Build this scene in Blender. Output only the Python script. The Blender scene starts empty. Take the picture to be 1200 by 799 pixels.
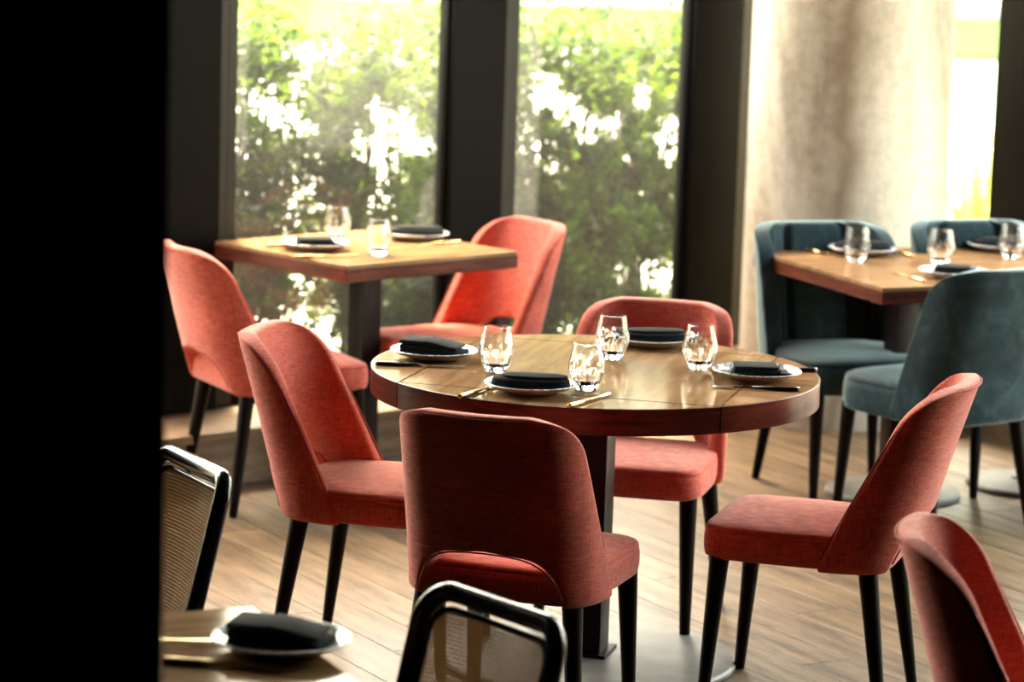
import bpy, bmesh, math, random
from mathutils import Vector, Matrix, Euler
from mathutils import noise as nz_
PI = math.pi
random.seed(7)
C = bpy.context.scene.collection

# ------------------------------------------------------------ camera
cam_d = bpy.data.cameras.new('camera'); cam = bpy.data.objects.new('camera', cam_d); C.objects.link(cam)
PITCH, ROLL, CAM_H = 0.1563, 0.0318, 2.0148
fw = Vector((0, math.cos(PITCH), -math.sin(PITCH))); rt = Vector((1, 0, 0)); up = rt.cross(fw)
r2 = math.cos(ROLL)*rt + math.sin(ROLL)*up
u2 = -math.sin(ROLL)*rt + math.cos(ROLL)*up
cam.matrix_world = Matrix(((r2.x, u2.x, -fw.x, 0), (r2.y, u2.y, -fw.y, 0), (r2.z, u2.z, -fw.z, CAM_H), (0, 0, 0, 1)))
cam_d.sensor_width = 36; cam_d.lens = 108; cam_d.clip_start = 0.1; cam_d.clip_end = 300
cam_d.dof.use_dof = True; cam_d.dof.focus_distance = 6.9; cam_d.dof.aperture_fstop = 3.8
bpy.context.scene.camera = cam

# ------------------------------------------------------------ sky, sun, exposure
w = bpy.data.worlds.new('sky'); bpy.context.scene.world = w; w.use_nodes = True
nt = w.node_tree; bg = nt.nodes['Background']
sky = nt.nodes.new('ShaderNodeTexSky'); sky.sky_type = 'NISHITA'; sky.sun_disc = False
sky.sun_elevation = math.radians(60); sky.sun_rotation = math.radians(-12); sky.dust_density = 3.0; sky.air_density = 1.0
warm = nt.nodes.new('ShaderNodeMixRGB'); warm.blend_type = 'MULTIPLY'; warm.inputs[0].default_value = 1
warm.inputs[2].default_value = (1.0, 0.80, 0.57, 1)
nt.links.new(sky.outputs[0], warm.inputs[1]); nt.links.new(warm.outputs[0], bg.inputs[0]); bg.inputs[1].default_value = 1.7
sun_d = bpy.data.lights.new('sun', 'SUN'); sun_d.energy = 4.3; sun_d.angle = 0.02; sun_d.color = (1, 0.93, 0.80)
sun = bpy.data.objects.new('sun', sun_d); C.objects.link(sun)
sun.rotation_euler = Vector((0.10, -0.46, -0.88)).to_track_quat('-Z', 'Y').to_euler()
vs = bpy.context.scene.view_settings
vs.view_transform = 'Standard'; vs.look = 'None'; vs.gamma = 1; vs.use_curve_mapping = False; vs.exposure = 1.82
cy = bpy.context.scene.cycles
cy.max_bounces = 10; cy.transparent_max_bounces = 24; cy.sample_clamp_indirect = 6; cy.caustics_reflective = False; cy.caustics_refractive = False

# ------------------------------------------------------------ materials
def mat(name, col=(0.5, 0.5, 0.5), rough=0.5, metal=0.0, **kw):
    m = bpy.data.materials.new(name); m.use_nodes = True
    b = m.node_tree.nodes['Principled BSDF']
    b.inputs['Base Color'].default_value = (*col, 1); b.inputs['Roughness'].default_value = rough; b.inputs['Metallic'].default_value = metal
    for k, v in kw.items(): b.inputs[k].default_value = v
    return m
def N(m, t, **kw):
    n = m.node_tree.nodes.new(t)
    for k, v in kw.items(): setattr(n, k, v)
    return n
def L(m, a, b): m.node_tree.links.new(a, b)
def bsdf(m): return m.node_tree.nodes['Principled BSDF']
def coords(m, scale, rot=(0, 0, 0), src='Object'):
    t = N(m, 'ShaderNodeTexCoord'); mp = N(m, 'ShaderNodeMapping')
    mp.inputs['Scale'].default_value = scale; mp.inputs['Rotation'].default_value = rot
    L(m, t.outputs[src], mp.inputs[0]); return mp.outputs[0]
def noise(m, vec, sc, det=4, rough=0.55, dist=0):
    n = N(m, 'ShaderNodeTexNoise'); n.inputs['Scale'].default_value = sc; n.inputs['Detail'].default_value = det
    n.inputs['Roughness'].default_value = rough; n.inputs['Distortion'].default_value = dist
    L(m, vec, n.inputs['Vector']); return n.outputs[0]
def ramp(m, fac, stops):
    r = N(m, 'ShaderNodeValToRGB'); e = r.color_ramp.elements
    while len(e) < len(stops): e.new(0.5)
    for i, (p, c) in enumerate(stops): e[i].position = p; e[i].color = (*c, 1)
    L(m, fac, r.inputs[0]); return r.outputs[0]
def mixc(m, a, b, fac, mode='MIX'):
    x = N(m, 'ShaderNodeMixRGB'); x.blend_type = mode
    if isinstance(fac, float): x.inputs[0].default_value = fac
    else: L(m, fac, x.inputs[0])
    for i, v in ((1, a), (2, b)):
        if isinstance(v, tuple): x.inputs[i].default_value = (*v, 1)
        else: L(m, v, x.inputs[i])
    return x.outputs[0]
def bump(m, h, strength, dist):
    b = N(m, 'ShaderNodeBump'); b.inputs['Strength'].default_value = strength; b.inputs['Distance'].default_value = dist
    L(m, h, b.inputs['Height']); L(m, b.outputs[0], bsdf(m).inputs['Normal'])

def fabric(name, c1, c2, c3, sheen=0.45):
    m = mat(name, c2, 0.9)
    wa = noise(m, coords(m, (30, 30, 420)), 1.0, 3); wb = noise(m, coords(m, (420, 420, 26)), 1.0, 3)
    wv = mixc(m, wa, wb, 0.5)
    big = noise(m, coords(m, (1, 1, 1)), 7, 3)
    col = ramp(m, wv, [(0.36, c1), (0.5, c2), (0.66, c3)])
    col = mixc(m, col, ramp(m, big, [(0.3, (0.82, 0.82, 0.82)), (0.7, (1.1, 1.08, 1.08))]), 1.0, 'MULTIPLY')
    L(m, col, bsdf(m).inputs['Base Color']); bump(m, wv, 0.5, 0.002)
    bsdf(m).inputs['Sheen Weight'].default_value = sheen; bsdf(m).inputs['Sheen Roughness'].default_value = 0.45
    bsdf(m).inputs['Sheen Tint'].default_value = (1, 0.72, 0.66, 1); bsdf(m).inputs['Specular IOR Level'].default_value = 0.15
    return m
M_coral = fabric('coral_fabric', (0.44, 0.060, 0.040), (0.66, 0.132, 0.090), (0.82, 0.235, 0.168))
M_piping = mat('coral_piping', (0.42, 0.07, 0.045), 0.8)
def velvet(name):
    m = mat(name, (0.03, 0.10, 0.12), 0.75)
    n1 = noise(m, coords(m, (1, 1, 1)), 9, 5, 0.6, 1.2)
    L(m, ramp(m, n1, [(0.32, (0.009, 0.022, 0.026)), (0.5, (0.016, 0.037, 0.043)), (0.68, (0.035, 0.068, 0.077))]), bsdf(m).inputs['Base Color'])
    bump(m, n1, 0.25, 0.01)
    bsdf(m).inputs['Sheen Weight'].default_value = 0.7; bsdf(m).inputs['Sheen Roughness'].default_value = 0.35
    bsdf(m).inputs['Sheen Tint'].default_value = (0.66, 0.85, 0.9, 1); bsdf(m).inputs['Specular IOR Level'].default_value = 0.2
    return m
M_teal = velvet('teal_velvet')
M_leg = mat('dark_stained_beech', (0.007, 0.0035, 0.0025), 0.5, **{'Specular IOR Level': 0.1})
M_black = mat('black_lacquer', (0.006, 0.006, 0.006), 0.16)
M_rubber = mat('black_rubber', (0.01, 0.01, 0.01), 0.6)

def wood(name, c1, c2, c3, scale, rot=(0, 0, 0), rough=0.2, gscale=1.0, vary=False, src='Object'):
    m = mat(name, c2, rough)
    v = coords(m, scale, rot, src)
    if vary:                                   # each piece draws its own stretch of grain
        oi = N(m, 'ShaderNodeObjectInfo'); ad = N(m, 'ShaderNodeVectorMath'); mu = N(m, 'ShaderNodeVectorMath'); mu.operation = 'SCALE'
        cmb = N(m, 'ShaderNodeCombineXYZ')
        for k in range(3): L(m, oi.outputs['Random'], cmb.inputs[k])
        L(m, cmb.outputs[0], mu.inputs[0]); mu.inputs['Scale'].default_value = 60
        L(m, v, ad.inputs[0]); L(m, mu.outputs[0], ad.inputs[1]); v = ad.outputs[0]
    g = noise(m, v, 3.0*gscale, 8, 0.6, 0.15); f = noise(m, v, 22*gscale, 4, 0.6)
    g = mixc(m, g, f, 0.28)
    col = ramp(m, g, [(0.38, c1), (0.5, c2), (0.62, c3)])
    if vary:
        col = mixc(m, col, ramp(m, oi.outputs['Random'], [(0.0, (0.72, 0.70, 0.68)), (0.5, (0.98, 0.96, 0.94)), (1.0, (1.18, 1.16, 1.12))]), 1.0, 'MULTIPLY')
    L(m, col, bsdf(m).inputs['Base Color'])
    if vary: bump(m, g, 0.03, 0.003)
    return m
M_walnut = wood('walnut_top', (0.22, 0.112, 0.052), (0.30, 0.165, 0.082), (0.38, 0.22, 0.11), (1.2, 9, 9), rough=0.2)
M_walnut2 = wood('walnut_leaf', (0.23, 0.105, 0.048), (0.31, 0.155, 0.075), (0.39, 0.21, 0.10), (9, 1.2, 9), rough=0.2)
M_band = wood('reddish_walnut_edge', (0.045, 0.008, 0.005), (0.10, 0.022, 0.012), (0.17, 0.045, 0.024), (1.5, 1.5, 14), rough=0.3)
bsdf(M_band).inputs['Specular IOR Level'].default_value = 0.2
M_oak = wood('oak_plank', (0.055, 0.030, 0.015), (0.145, 0.092, 0.050), (0.215, 0.146, 0.085), (1.0, 7, 7), rough=0.42, vary=True)
bsdf(M_oak).inputs['Specular IOR Level'].default_value = 0.28
M_subfloor = mat('floor_joint', (0.05, 0.03, 0.018), 0.7)
M_ledge = wood('ledge_wood', (0.09, 0.05, 0.028), (0.17, 0.10, 0.055), (0.24, 0.15, 0.085), (1.5, 1.5, 12), rough=0.45)
def satin(m, lo, hi, rough):
    # oiled finish: diffuse wood under a thin film whose reflection stays moderate at low angles
    t = m.node_tree; b = bsdf(m); src = b.inputs['Base Color'].links[0].from_socket
    out = [n for n in t.nodes if n.type == 'OUTPUT_MATERIAL'][0]
    d = t.nodes.new('ShaderNodeBsdfDiffuse'); g = t.nodes.new('ShaderNodeBsdfGlossy'); g.inputs['Roughness'].default_value = rough; g.inputs[0].default_value = (1, 0.93, 0.82, 1)
    lw = t.nodes.new('ShaderNodeLayerWeight'); p = t.nodes.new('ShaderNodeMath'); p.operation = 'POWER'; p.inputs[1].default_value = 4
    f = t.nodes.new('ShaderNodeMath'); f.operation = 'MULTIPLY_ADD'; f.inputs[1].default_value = hi-lo; f.inputs[2].default_value = lo
    mx = t.nodes.new('ShaderNodeMixShader')
    t.links.new(lw.outputs['Facing'], p.inputs[0]); t.links.new(p.outputs[0], f.inputs[0]); t.links.new(f.outputs[0], mx.inputs[0])
    t.links.new(src, d.inputs[0]); t.links.new(d.outputs[0], mx.inputs[1]); t.links.new(g.outputs[0], mx.inputs[2]); t.links.new(mx.outputs[0], out.inputs[0])
for mm in (M_walnut, M_walnut2): satin(mm, 0.03, 0.26, 0.09)

M_frame = mat('dark_bronze_frame', (0.005, 0.0043, 0.0033), 0.42, 0.0, **{'Specular IOR Level': 0.03})
nz = noise(M_frame, coords(M_frame, (1, 1, 0.3)), 6, 5); bump(M_frame, nz, 0.08, 0.01)
M_strip = mat('bronze_glazing_bead', (0.02, 0.017, 0.012), 0.4, 0.0, **{'Specular IOR Level': 0.15})
M_darkwall = mat('black_painted_wall', (0.001, 0.001, 0.001), 0.9, **{'Specular IOR Level': 0.05})
M_ceil = mat('dark_ceiling', (0.012, 0.010, 0.009), 0.9)
M_room = mat('dark_room_wall', (0.008, 0.006, 0.005), 0.85)

M_conc = mat('column_concrete', (0.5, 0.42, 0.33), 0.8)
v = coords(M_conc, (1, 1, 0.28)); n1 = noise(M_conc, v, 3.2, 6, 0.6, 0.5); n2 = noise(M_conc, coords(M_conc, (1, 1, 1)), 26, 5)
c = ramp(M_conc, n1, [(0.30, (0.30, 0.215, 0.145)), (0.46, (0.52, 0.43, 0.32)), (0.64, (0.68, 0.60, 0.49))])
c = mixc(M_conc, c, ramp(M_conc, n2, [(0.35, (0.86, 0.84, 0.82)), (0.6, (1.04, 1.04, 1.04))]), 1.0, 'MULTIPLY')
# brown rust bleed running down a band on the camera-facing side
sep = N(M_conc, 'ShaderNodeSeparateXYZ'); tc = N(M_conc, 'ShaderNodeTexCoord'); L(M_conc, tc.outputs['Object'], sep.inputs[0])
wob = noise(M_conc, coords(M_conc, (0.4, 0.4, 1.4)), 3, 4)
ma = N(M_conc, 'ShaderNodeMath'); ma.operation = 'MULTIPLY_ADD'; L(M_conc, wob, ma.inputs[0]); ma.inputs[1].default_value = 0.22; L(M_conc, sep.outputs[0], ma.inputs[2])
st = ramp(M_conc, ma.outputs[0], [(0.0, (0, 0, 0)), (0.02, (0.0, 0.0, 0.0)), (0.065, (0.75, 0.75, 0.75)), (0.13, (0, 0, 0))])
c = mixc(M_conc, c, (0.30, 0.20, 0.13), st)
L(M_conc, c, bsdf(M_conc).inputs['Base Color']); bump(M_conc, n2, 0.2, 0.01)

def glass_pane(name, haze):
    m = bpy.data.materials.new(name); m.use_nodes = True; t = m.node_tree; t.nodes.clear()
    out = t.nodes.new('ShaderNodeOutputMaterial'); tr = t.nodes.new('ShaderNodeBsdfTransparent'); gl = t.nodes.new('ShaderNodeBsdfGlossy')
    gl.inputs['Roughness'].default_value = 0.0; tr.inputs[0].default_value = (0.93, 0.96, 0.93, 1)
    lw = t.nodes.new('ShaderNodeLayerWeight'); pw = t.nodes.new('ShaderNodeMath'); pw.operation = 'POWER'; pw.inputs[1].default_value = 5
    fr = t.nodes.new('ShaderNodeMath'); fr.operation = 'MULTIPLY_ADD'; fr.inputs[1].default_value = 0.6; fr.inputs[2].default_value = 0.018
    t.links.new(lw.outputs['Facing'], pw.inputs[0]); t.links.new(pw.outputs[0], fr.inputs[0])
    mx = t.nodes.new('ShaderNodeMixShader'); t.links.new(fr.outputs[0], mx.inputs[0]); t.links.new(tr.outputs[0], mx.inputs[1]); t.links.new(gl.outputs[0], mx.inputs[2])
    tl = t.nodes.new('ShaderNodeBsdfTranslucent'); tl.inputs[0].default_value = (0.9, 0.9, 0.85, 1)
    m2 = t.nodes.new('ShaderNodeMixShader'); m2.inputs[0].default_value = haze
    t.links.new(mx.outputs[0], m2.inputs[1]); t.links.new(tl.outputs[0], m2.inputs[2]); t.links.new(m2.outputs[0], out.inputs[0])
    return m
M_pane = glass_pane('window_glass', 0.006)
M_glass = mat('clear_glass', (1, 1, 1), 0.0, **{'Transmission Weight': 1.0, 'IOR': 1.48})

M_plate = mat('glazed_plate', (0.8, 0.8, 0.78), 0.12)
v = coords(M_plate, (1, 1, 1)); wv = N(M_plate, 'ShaderNodeTexWave'); wv.inputs['Scale'].default_value = 16; wv.inputs['Distortion'].default_value = 14; wv.inputs['Detail'].default_value = 2
L(M_plate, v, wv.inputs['Vector'])
L(M_plate, ramp(M_plate, wv.outputs[1], [(0.0, (0.12, 0.19, 0.30)), (0.10, (0.45, 0.55, 0.65)), (0.22, (0.80, 0.81, 0.80)), (1, (0.84, 0.84, 0.82))]), bsdf(M_plate).inputs['Base Color'])
M_stone = mat('sand_stoneware', (0.62, 0.48, 0.36), 0.35)
M_napkin = mat('black_linen', (0.012, 0.013, 0.015), 0.9, **{'Specular IOR Level': 0.15})
nn = noise(M_napkin, coords(M_napkin, (1, 1, 1)), 600, 2); bump(M_napkin, nn, 0.3, 0.0008)
M_handle = mat('black_handle', (0.01, 0.01, 0.01), 0.22)
M_steel = mat('steel', (0.62, 0.60, 0.56), 0.16, 1.0)
M_glint = mat('gold_glint', (0.72, 0.50, 0.22), 0.24, 1.0)  # gold of window reflections on the black cutlery, put into the colour
M_base = mat('brushed_steel_base', (0.40, 0.39, 0.37), 0.5, 0.35, **{'Specular IOR Level': 0.3})
nb = noise(M_base, coords(M_base, (1, 1, 1)), 9, 6); L(M_base, ramp(M_base, nb, [(0.3, (0.12, 0.115, 0.105)), (0.7, (0.19, 0.185, 0.17))]), bsdf(M_base).inputs['Base Color'])
M_post = mat('dark_table_post', (0.008, 0.003, 0.0025), 0.4, **{'Specular IOR Level': 0.2})
M_cane = None

def leafmat(name, c1, c2, tr):
    m = bpy.data.materials.new(name); m.use_nodes = True; t = m.node_tree; t.nodes.clear()
    out = t.nodes.new('ShaderNodeOutputMaterial'); d = t.nodes.new('ShaderNodeBsdfPrincipled'); d.inputs['Roughness'].default_value = 0.45
    tl = t.nodes.new('ShaderNodeBsdfTranslucent'); mx = t.nodes.new('ShaderNodeMixShader'); mx.inputs[0].default_value = tr
    tc = t.nodes.new('ShaderNodeTexCoord'); n = t.nodes.new('ShaderNodeTexNoise'); n.inputs['Scale'].default_value = 5; n.inputs['Detail'].default_value = 6
    r = t.nodes.new('ShaderNodeValToRGB'); r.color_ramp.elements[0].position = 0.35; r.color_ramp.elements[1].position = 0.65
    r.color_ramp.elements[0].color = (*c1, 1); r.color_ramp.elements[1].color = (*c2, 1)
    t.links.new(tc.outputs['Object'], n.inputs['Vector']); t.links.new(n.outputs[0], r.inputs[0])
    t.links.new(r.outputs[0], d.inputs['Base Color']); 
    br = t.nodes.new('ShaderNodeMixRGB'); br.blend_type = 'MULTIPLY'; br.inputs[0].default_value = 1; br.inputs[2].default_value = (1.6, 1.5, 0.6, 1)
    t.links.new(r.outputs[0], br.inputs[1]); t.links.new(br.outputs[0], tl.inputs[0])
    t.links.new(d.outputs[0], mx.inputs[1]); t.links.new(tl.outputs[0], mx.inputs[2]); t.links.new(mx.outputs[0], out.inputs[0])
    return m
M_leaf = leafmat('shrub_leaf', (0.013, 0.045, 0.016), (0.125, 0.205, 0.034), 0.6)
M_grass = leafmat('grass_blade', (0.18, 0.28, 0.05), (0.38, 0.45, 0.12), 0.5)
M_treeleaf = leafmat('tree_leaf', (0.05, 0.085, 0.035), (0.12, 0.17, 0.06), 0.3)
M_bark = mat('bark', (0.08, 0.055, 0.035), 0.9)
M_road = mat('pale_paving', (0.72, 0.69, 0.63), 1.0, **{'Specular IOR Level': 0.1})
nr = noise(M_road, coords(M_road, (1, 1, 1)), 0.8, 6); L(M_road, ramp(M_road, nr, [(0.3, (0.36, 0.35, 0.31)), (0.7, (0.46, 0.44, 0.40))]), bsdf(M_road).inputs['Base Color'])
M_absorber = mat('black_absorber', (0.008, 0.007, 0.006), 1.0)
M_soil = mat('soil', (0.07, 0.05, 0.03), 0.95)
M_lawn = mat('lawn', (0.06, 0.11, 0.03), 1.0, **{'Specular IOR Level': 0.0})
M_pale = mat('pale_render', (0.8, 0.78, 0.72), 0.8)

M_cane = leafmat('woven_cane', (0.22, 0.12, 0.05), (0.32, 0.18, 0.075), 0.35)
M_cane.node_tree.nodes['Principled BSDF'].inputs['Specular IOR Level'].default_value = 0.1
for n_ in M_cane.node_tree.nodes:
    if n_.type == 'MIX_RGB': n_.inputs[2].default_value = (1, 0.95, 0.85, 1)

# ------------------------------------------------------------ mesh helpers
def mesh_obj(name, verts, faces, m, parent=None, smooth=True, mi=None):
    me = bpy.data.meshes.new(name); me.from_pydata([tuple(v) for v in verts], [], faces)
    for x in (m if isinstance(m, (list, tuple)) else [m]): me.materials.append(x)
    if mi: me.polygons.foreach_set('material_index', mi)
    if smooth: me.polygons.foreach_set('use_smooth', [True]*len(me.polygons))
    me.update()
    o = bpy.data.objects.new(name, me); C.objects.link(o)
    if parent: o.parent = parent
    return o
def bm_obj(name, bm, m, parent=None, smooth=False, angle=None):
    bmesh.ops.recalc_face_normals(bm, faces=bm.faces)
    me = bpy.data.meshes.new(name); bm.to_mesh(me); bm.free()
    for x in (m if isinstance(m, (list, tuple)) else [m]): me.materials.append(x)
    if smooth:
        me.polygons.foreach_set('use_smooth', [True]*len(me.polygons))
        if angle is not None: me.set_sharp_from_angle(angle=math.radians(angle))
    o = bpy.data.objects.new(name, me); C.objects.link(o)
    if parent: o.parent = parent
    return o
def box(bm, cx, cy, cz, sx, sy, sz, rz=0, bev=0.0, M=None):
    r = bmesh.ops.create_cube(bm, size=1)
    T = Matrix.Translation((cx, cy, cz)) @ Matrix.Rotation(rz, 4, 'Z') @ Matrix.Diagonal((sx, sy, sz, 1))
    if M: T = M @ T
    bmesh.ops.transform(bm, matrix=T, verts=r['verts'])
    if bev: bmesh.ops.bevel(bm, geom=list({e for v in r['verts'] for e in v.link_edges}), offset=bev, segments=2, affect='EDGES', profile=0.6)
def prism(bm, pts, z0, z1, bev=0.0):
    a = [bm.verts.new((x, y, z0)) for x, y in pts]; b = [bm.verts.new((x, y, z1)) for x, y in pts]
    n = len(pts); bm.faces.new(a[::-1]); top = bm.faces.new(b)
    for i in range(n): bm.faces.new((a[i], a[(i+1) % n], b[(i+1) % n], b[i]))
    if bev: bmesh.ops.bevel(bm, geom=list(top.edges), offset=bev, segments=2, affect='EDGES')
def lathe(prof, n=48, closed=True):
    V, F = [], []
    for r, z in prof:
        for k in range(n): a = 2*PI*k/n; V.append((r*math.cos(a), r*math.sin(a), z))
    m_ = len(prof)
    for i in range(m_-1):
        for k in range(n): F.append((i*n+k, i*n+(k+1) % n, (i+1)*n+(k+1) % n, (i+1)*n+k))
    if closed: F.append(tuple(range(n))[::-1]); F.append(tuple((m_-1)*n+k for k in range(n)))
    return V, F
def tube(pts, rad, n=10, closed=False, flat=1.0):
    """swept tube; rad a number or list"""
    V, F = [], []; P = [Vector(p) for p in pts]; m_ = len(P); nrm = None
    for i, p in enumerate(P):
        if closed: t = (P[(i+1) % m_]-P[i-1]).normalized()
        else: t = (P[min(i+1, m_-1)]-P[max(i-1, 0)]).normalized()
        if nrm is None:
            nrm = t.orthogonal().normalized()
        nrm = (nrm - t*nrm.dot(t)).normalized(); bi = t.cross(nrm)
        r = rad[i] if isinstance(rad, (list, tuple)) else rad
        for k in range(n):
            a = 2*PI*k/n; V.append(p + nrm*math.cos(a)*r + bi*math.sin(a)*r*flat)
    for i in range(m_ if closed else m_-1):
        j = (i+1) % m_
        for k in range(n): F.append((i*n+k, i*n+(k+1) % n, j*n+(k+1) % n, j*n+k))
    if not closed: F.append(tuple(range(n))[::-1]); F.append(tuple((m_-1)*n+k for k in range(n)))
    return V, F
def join(parts):
    V, F = [], []
    for v, f in parts:
        o = len(V); V += list(v); F += [tuple(i+o for i in q) for q in f]
    return V, F
def tag(o, label=None, cat=None, group=None, kind=None):
    if label: o['label'] = label
    if cat: o['category'] = cat
    if group: o['group'] = group
    if kind: o['kind'] = kind
    return o
def empty(name, loc=(0, 0, 0), rz=0):
    o = bpy.data.objects.new(name, None); C.objects.link(o); o.location = loc; o.rotation_euler = (0, 0, rz); o.empty_display_size = 0.1; return o
def kids(o): return [x for x in C.objects if x.parent == o]
def copy_tree(o, parent=None):
    c = o.copy(); C.objects.link(c); c.parent = parent
    for ch in kids(o): copy_tree(ch, c)
    return c
def place(o, x, y, z, rz, label, group=None):
    o.location = (x, y, z); o.rotation_euler = (0, 0, rz); o['label'] = label
    if group: o['group'] = group
    return o

# ------------------------------------------------------------ the room
WD = Vector((0.735, 0.678, 0)).normalized(); WN = Vector((-0.678, 0.735, 0)).normalized()   # left window wall: along, outward
RD = Vector((0.50, -0.866, 0)); RN = Vector((0.866, 0.50, 0))                                 # right window wall
WROT = math.atan2(WD.y, WD.x); RROT = math.atan2(RD.y, RD.x)
K0 = 7.69                                   # ledge front, measured along WN
def wp(s, n, z=0): return WD*s + WN*n + Vector((0, 0, z))
RP = Vector((1.72, 10.9, 0)); RK = RP.dot(RN)
def rp(t, n, z=0): return RP + RD*t + RN*n + Vector((0, 0, z))

def slab_between(name, pts, z0, z1, m, parent=None):
    bm = bmesh.new(); prism(bm, [(p.x, p.y) for p in pts], z0, z1); return bm_obj(name, bm, m, parent)
ROOM = [Vector((-5.2, -2.5, 0)), Vector((7.0, -2.5, 0)), Vector((7.0, 1.9, 0)), rp(-1.3, 0.45), wp(8.8, 8.4), wp(0.2, 8.4), Vector((-5.2, 6.0, 0))]
flo = slab_between('floor', ROOM, -0.12, -0.022, M_subfloor); tag(flo, kind='structure')
cei = slab_between('ceiling', [Vector((-6, -3, 0)), Vector((8, -3, 0)), Vector((8.8, 0.5, 0)), rp(-2.2, 1.3), wp(9.4, 9.1), wp(-0.5, 9.1), Vector((-6, 6, 0))], 3.8, 4.0, M_ceil); tag(cei, kind='structure')  # runs on past the glass as an added, unseen overhang against the sun
for nm, x, y, sx, sy in (('wall_back', 0.9, -2.6, 12.6, 0.2), ('wall_side', -5.3, 1.75, 0.2, 8.6), ('wall_far', 7.1, 0.1, 0.2, 5.4)):
    bm = bmesh.new(); box(bm, x, y, 1.85, sx, sy, 3.94); tag(bm_obj(nm, bm, M_room), kind='structure')

# oak planks, each its own piece, laid along RD
def make_plank(length):
    bm = bmesh.new(); box(bm, 0, 0, -0.011, length-0.0025, 0.1475, 0.022, bev=0.0015); me = bpy.data.meshes.new('plank')
    bm.to_mesh(me); bm.free(); me.materials.append(M_oak); return me
lens = [0.9, 1.2, 1.5, 1.8]; pm = {l: make_plank(l) for l in lens}
inner = [Vector((-5.2, -2.5, 0)), Vector((7.0, -2.5, 0)), Vector((7.0, 1.9, 0))]
rng = random.Random(3)
PW = 0.15
def inroom(p): return p.dot(WN) < K0+0.06 and (p-RP).dot(RN) < 0.06
far_faces = []
for k in range(-30, 60):
    nn = 3.2 + k*PW            # coordinate along RN
    t = -6.0 - rng.random()*1.5
    while t < 14:
        l = rng.choice(lens); c0 = RN*nn + RD*(t + l/2 - 6.0); t += l
        if not inroom(c0) and not inroom(c0+RD*l/2): continue
        if not (-5.3 < c0.x < 7.1 and -2.6 < c0.y): continue
        vis = c0.y > 6.5 and abs(c0.x) < 0.185*c0.y+0.5 and c0.y < 12
        if vis:
            o = bpy.data.objects.new('plank', pm[l]); C.objects.link(o); o.parent = flo; o.location = c0; o.rotation_euler = (0, 0, RROT)
        else: far_faces.append((c0, l))
bm = bmesh.new()
for c0, l in far_faces: box(bm, c0.x, c0.y, -0.011, l-0.0025, 0.1475, 0.022, RROT)
o = bm_obj('plank_field', bm, M_oak, flo); o['kind'] = 'stuff'

bm = bmesh.new(); box(bm, 0.9, 2.2, 0.004, 12.2, 9.0, 0.008)
o = bm_obj('light_absorber', bm, M_absorber); tag(o, 'black carpet sheet added on the unseen near floor to cut bounce light', 'absorber')  # added out of view so the near floor bounces less light
# ledges under the windows
bm = bmesh.new(); cL = wp(4.1, K0+0.31, 0.09)
box(bm, cL.x, cL.y, 0.075, 10.0, 0.62, 0.15, WROT)
led = bm_obj('trim_1', bm, M_ledge); tag(led, kind='structure')
for i in range(7):
    bm = bmesh.new(); c0 = wp(0.2+1.3*i+0.65, K0+0.30); box(bm, c0.x, c0.y, 0.166, 1.297, 0.64, 0.03, WROT, 0.004); bm_obj('ledge_board', bm, M_ledge, led)
bm = bmesh.new(); cR = rp(3.6, 0.31); box(bm, cR.x, cR.y, 0.075, 9.0, 0.62, 0.15, RROT)
led2 = bm_obj('trim_2', bm, M_ledge); tag(led2, kind='structure')
for i in range(6):
    bm = bmesh.new(); c0 = rp(-0.7+1.3*i+0.65, 0.30); box(bm, c0.x, c0.y, 0.166, 1.297, 0.64, 0.03, RROT, 0.004); bm_obj('ledge_board', bm, M_ledge, led2)

# windows: each unit = frame + pane; deep mullions between them
def frame_beam(bm, a, b, n0, n1, z0, z1, P, D, NN, rot):
    c0 = (P(a, n0)+P(b, n1))/2; box(bm, c0.x, c0.y, (z0+z1)/2, b-a, n1-n0, z1-z0, rot, 0.003)
def window(idx, P, D, NN, rot, s0, s1, g, fr_left=0.02, fr_right=0.02):
    bm = bmesh.new(); zt = 3.7; zb = 0.18
    frame_beam(bm, s0, s0+fr_left, g-0.02, g+0.03, zb, zt, P, D, NN, rot)
    frame_beam(bm, s1-fr_right, s1, g-0.02, g+0.03, zb, zt, P, D, NN, rot)
    frame_beam(bm, s0+fr_left, s1-fr_right, g-0.02, g+0.03, zb, zb+0.05, P, D, NN, rot)
    frame_beam(bm, s0+fr_left, s1-fr_right, g-0.02, g+0.03, zt-0.06, zt+0.12, P, D, NN, rot)
    o = bm_obj('window_%d' % idx, bm, M_frame); tag(o, kind='structure')
    bm = bmesh.new(); frame_beam(bm, s0+fr_left, s1-fr_right, g-0.004, g+0.004, zb+0.05, zt-0.06, P, D, NN, rot)
    bm_obj('pane', bm, M_pane, o); return o
def mullion(idx, P, D, NN, rot, s0, s1, g):
    """broad flat column face with a stepped frame at its right side"""
    bm = bmesh.new(); wd_ = s1-s0
    frame_beam(bm, s0, s0+wd_*0.76, g-0.045, g+0.03, 0.18, 3.8, P, D, NN, rot)
    o = bm_obj('trim_%d' % idx, bm, M_frame); tag(o, kind='structure')
    bm = bmesh.new(); frame_beam(bm, s0+wd_*0.775, s0+wd_*0.875, g-0.033, g+0.03, 0.18, 3.8, P, D, NN, rot); bm_obj('frame_strip', bm, M_strip, o)
    bm = bmesh.new(); frame_beam(bm, s0+wd_*0.89, s1, g-0.026, g+0.03, 0.18, 3.8, P, D, NN, rot); bm_obj('frame_strip', bm, M_strip, o)
    bm = bmesh.new(); frame_beam(bm, s0+wd_*0.75, s1-0.01, g-0.018, g+0.025, 0.18, 3.8, P, D, NN, rot); bm_obj('frame_core', bm, M_rubber, o)
G = 8.045
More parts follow.
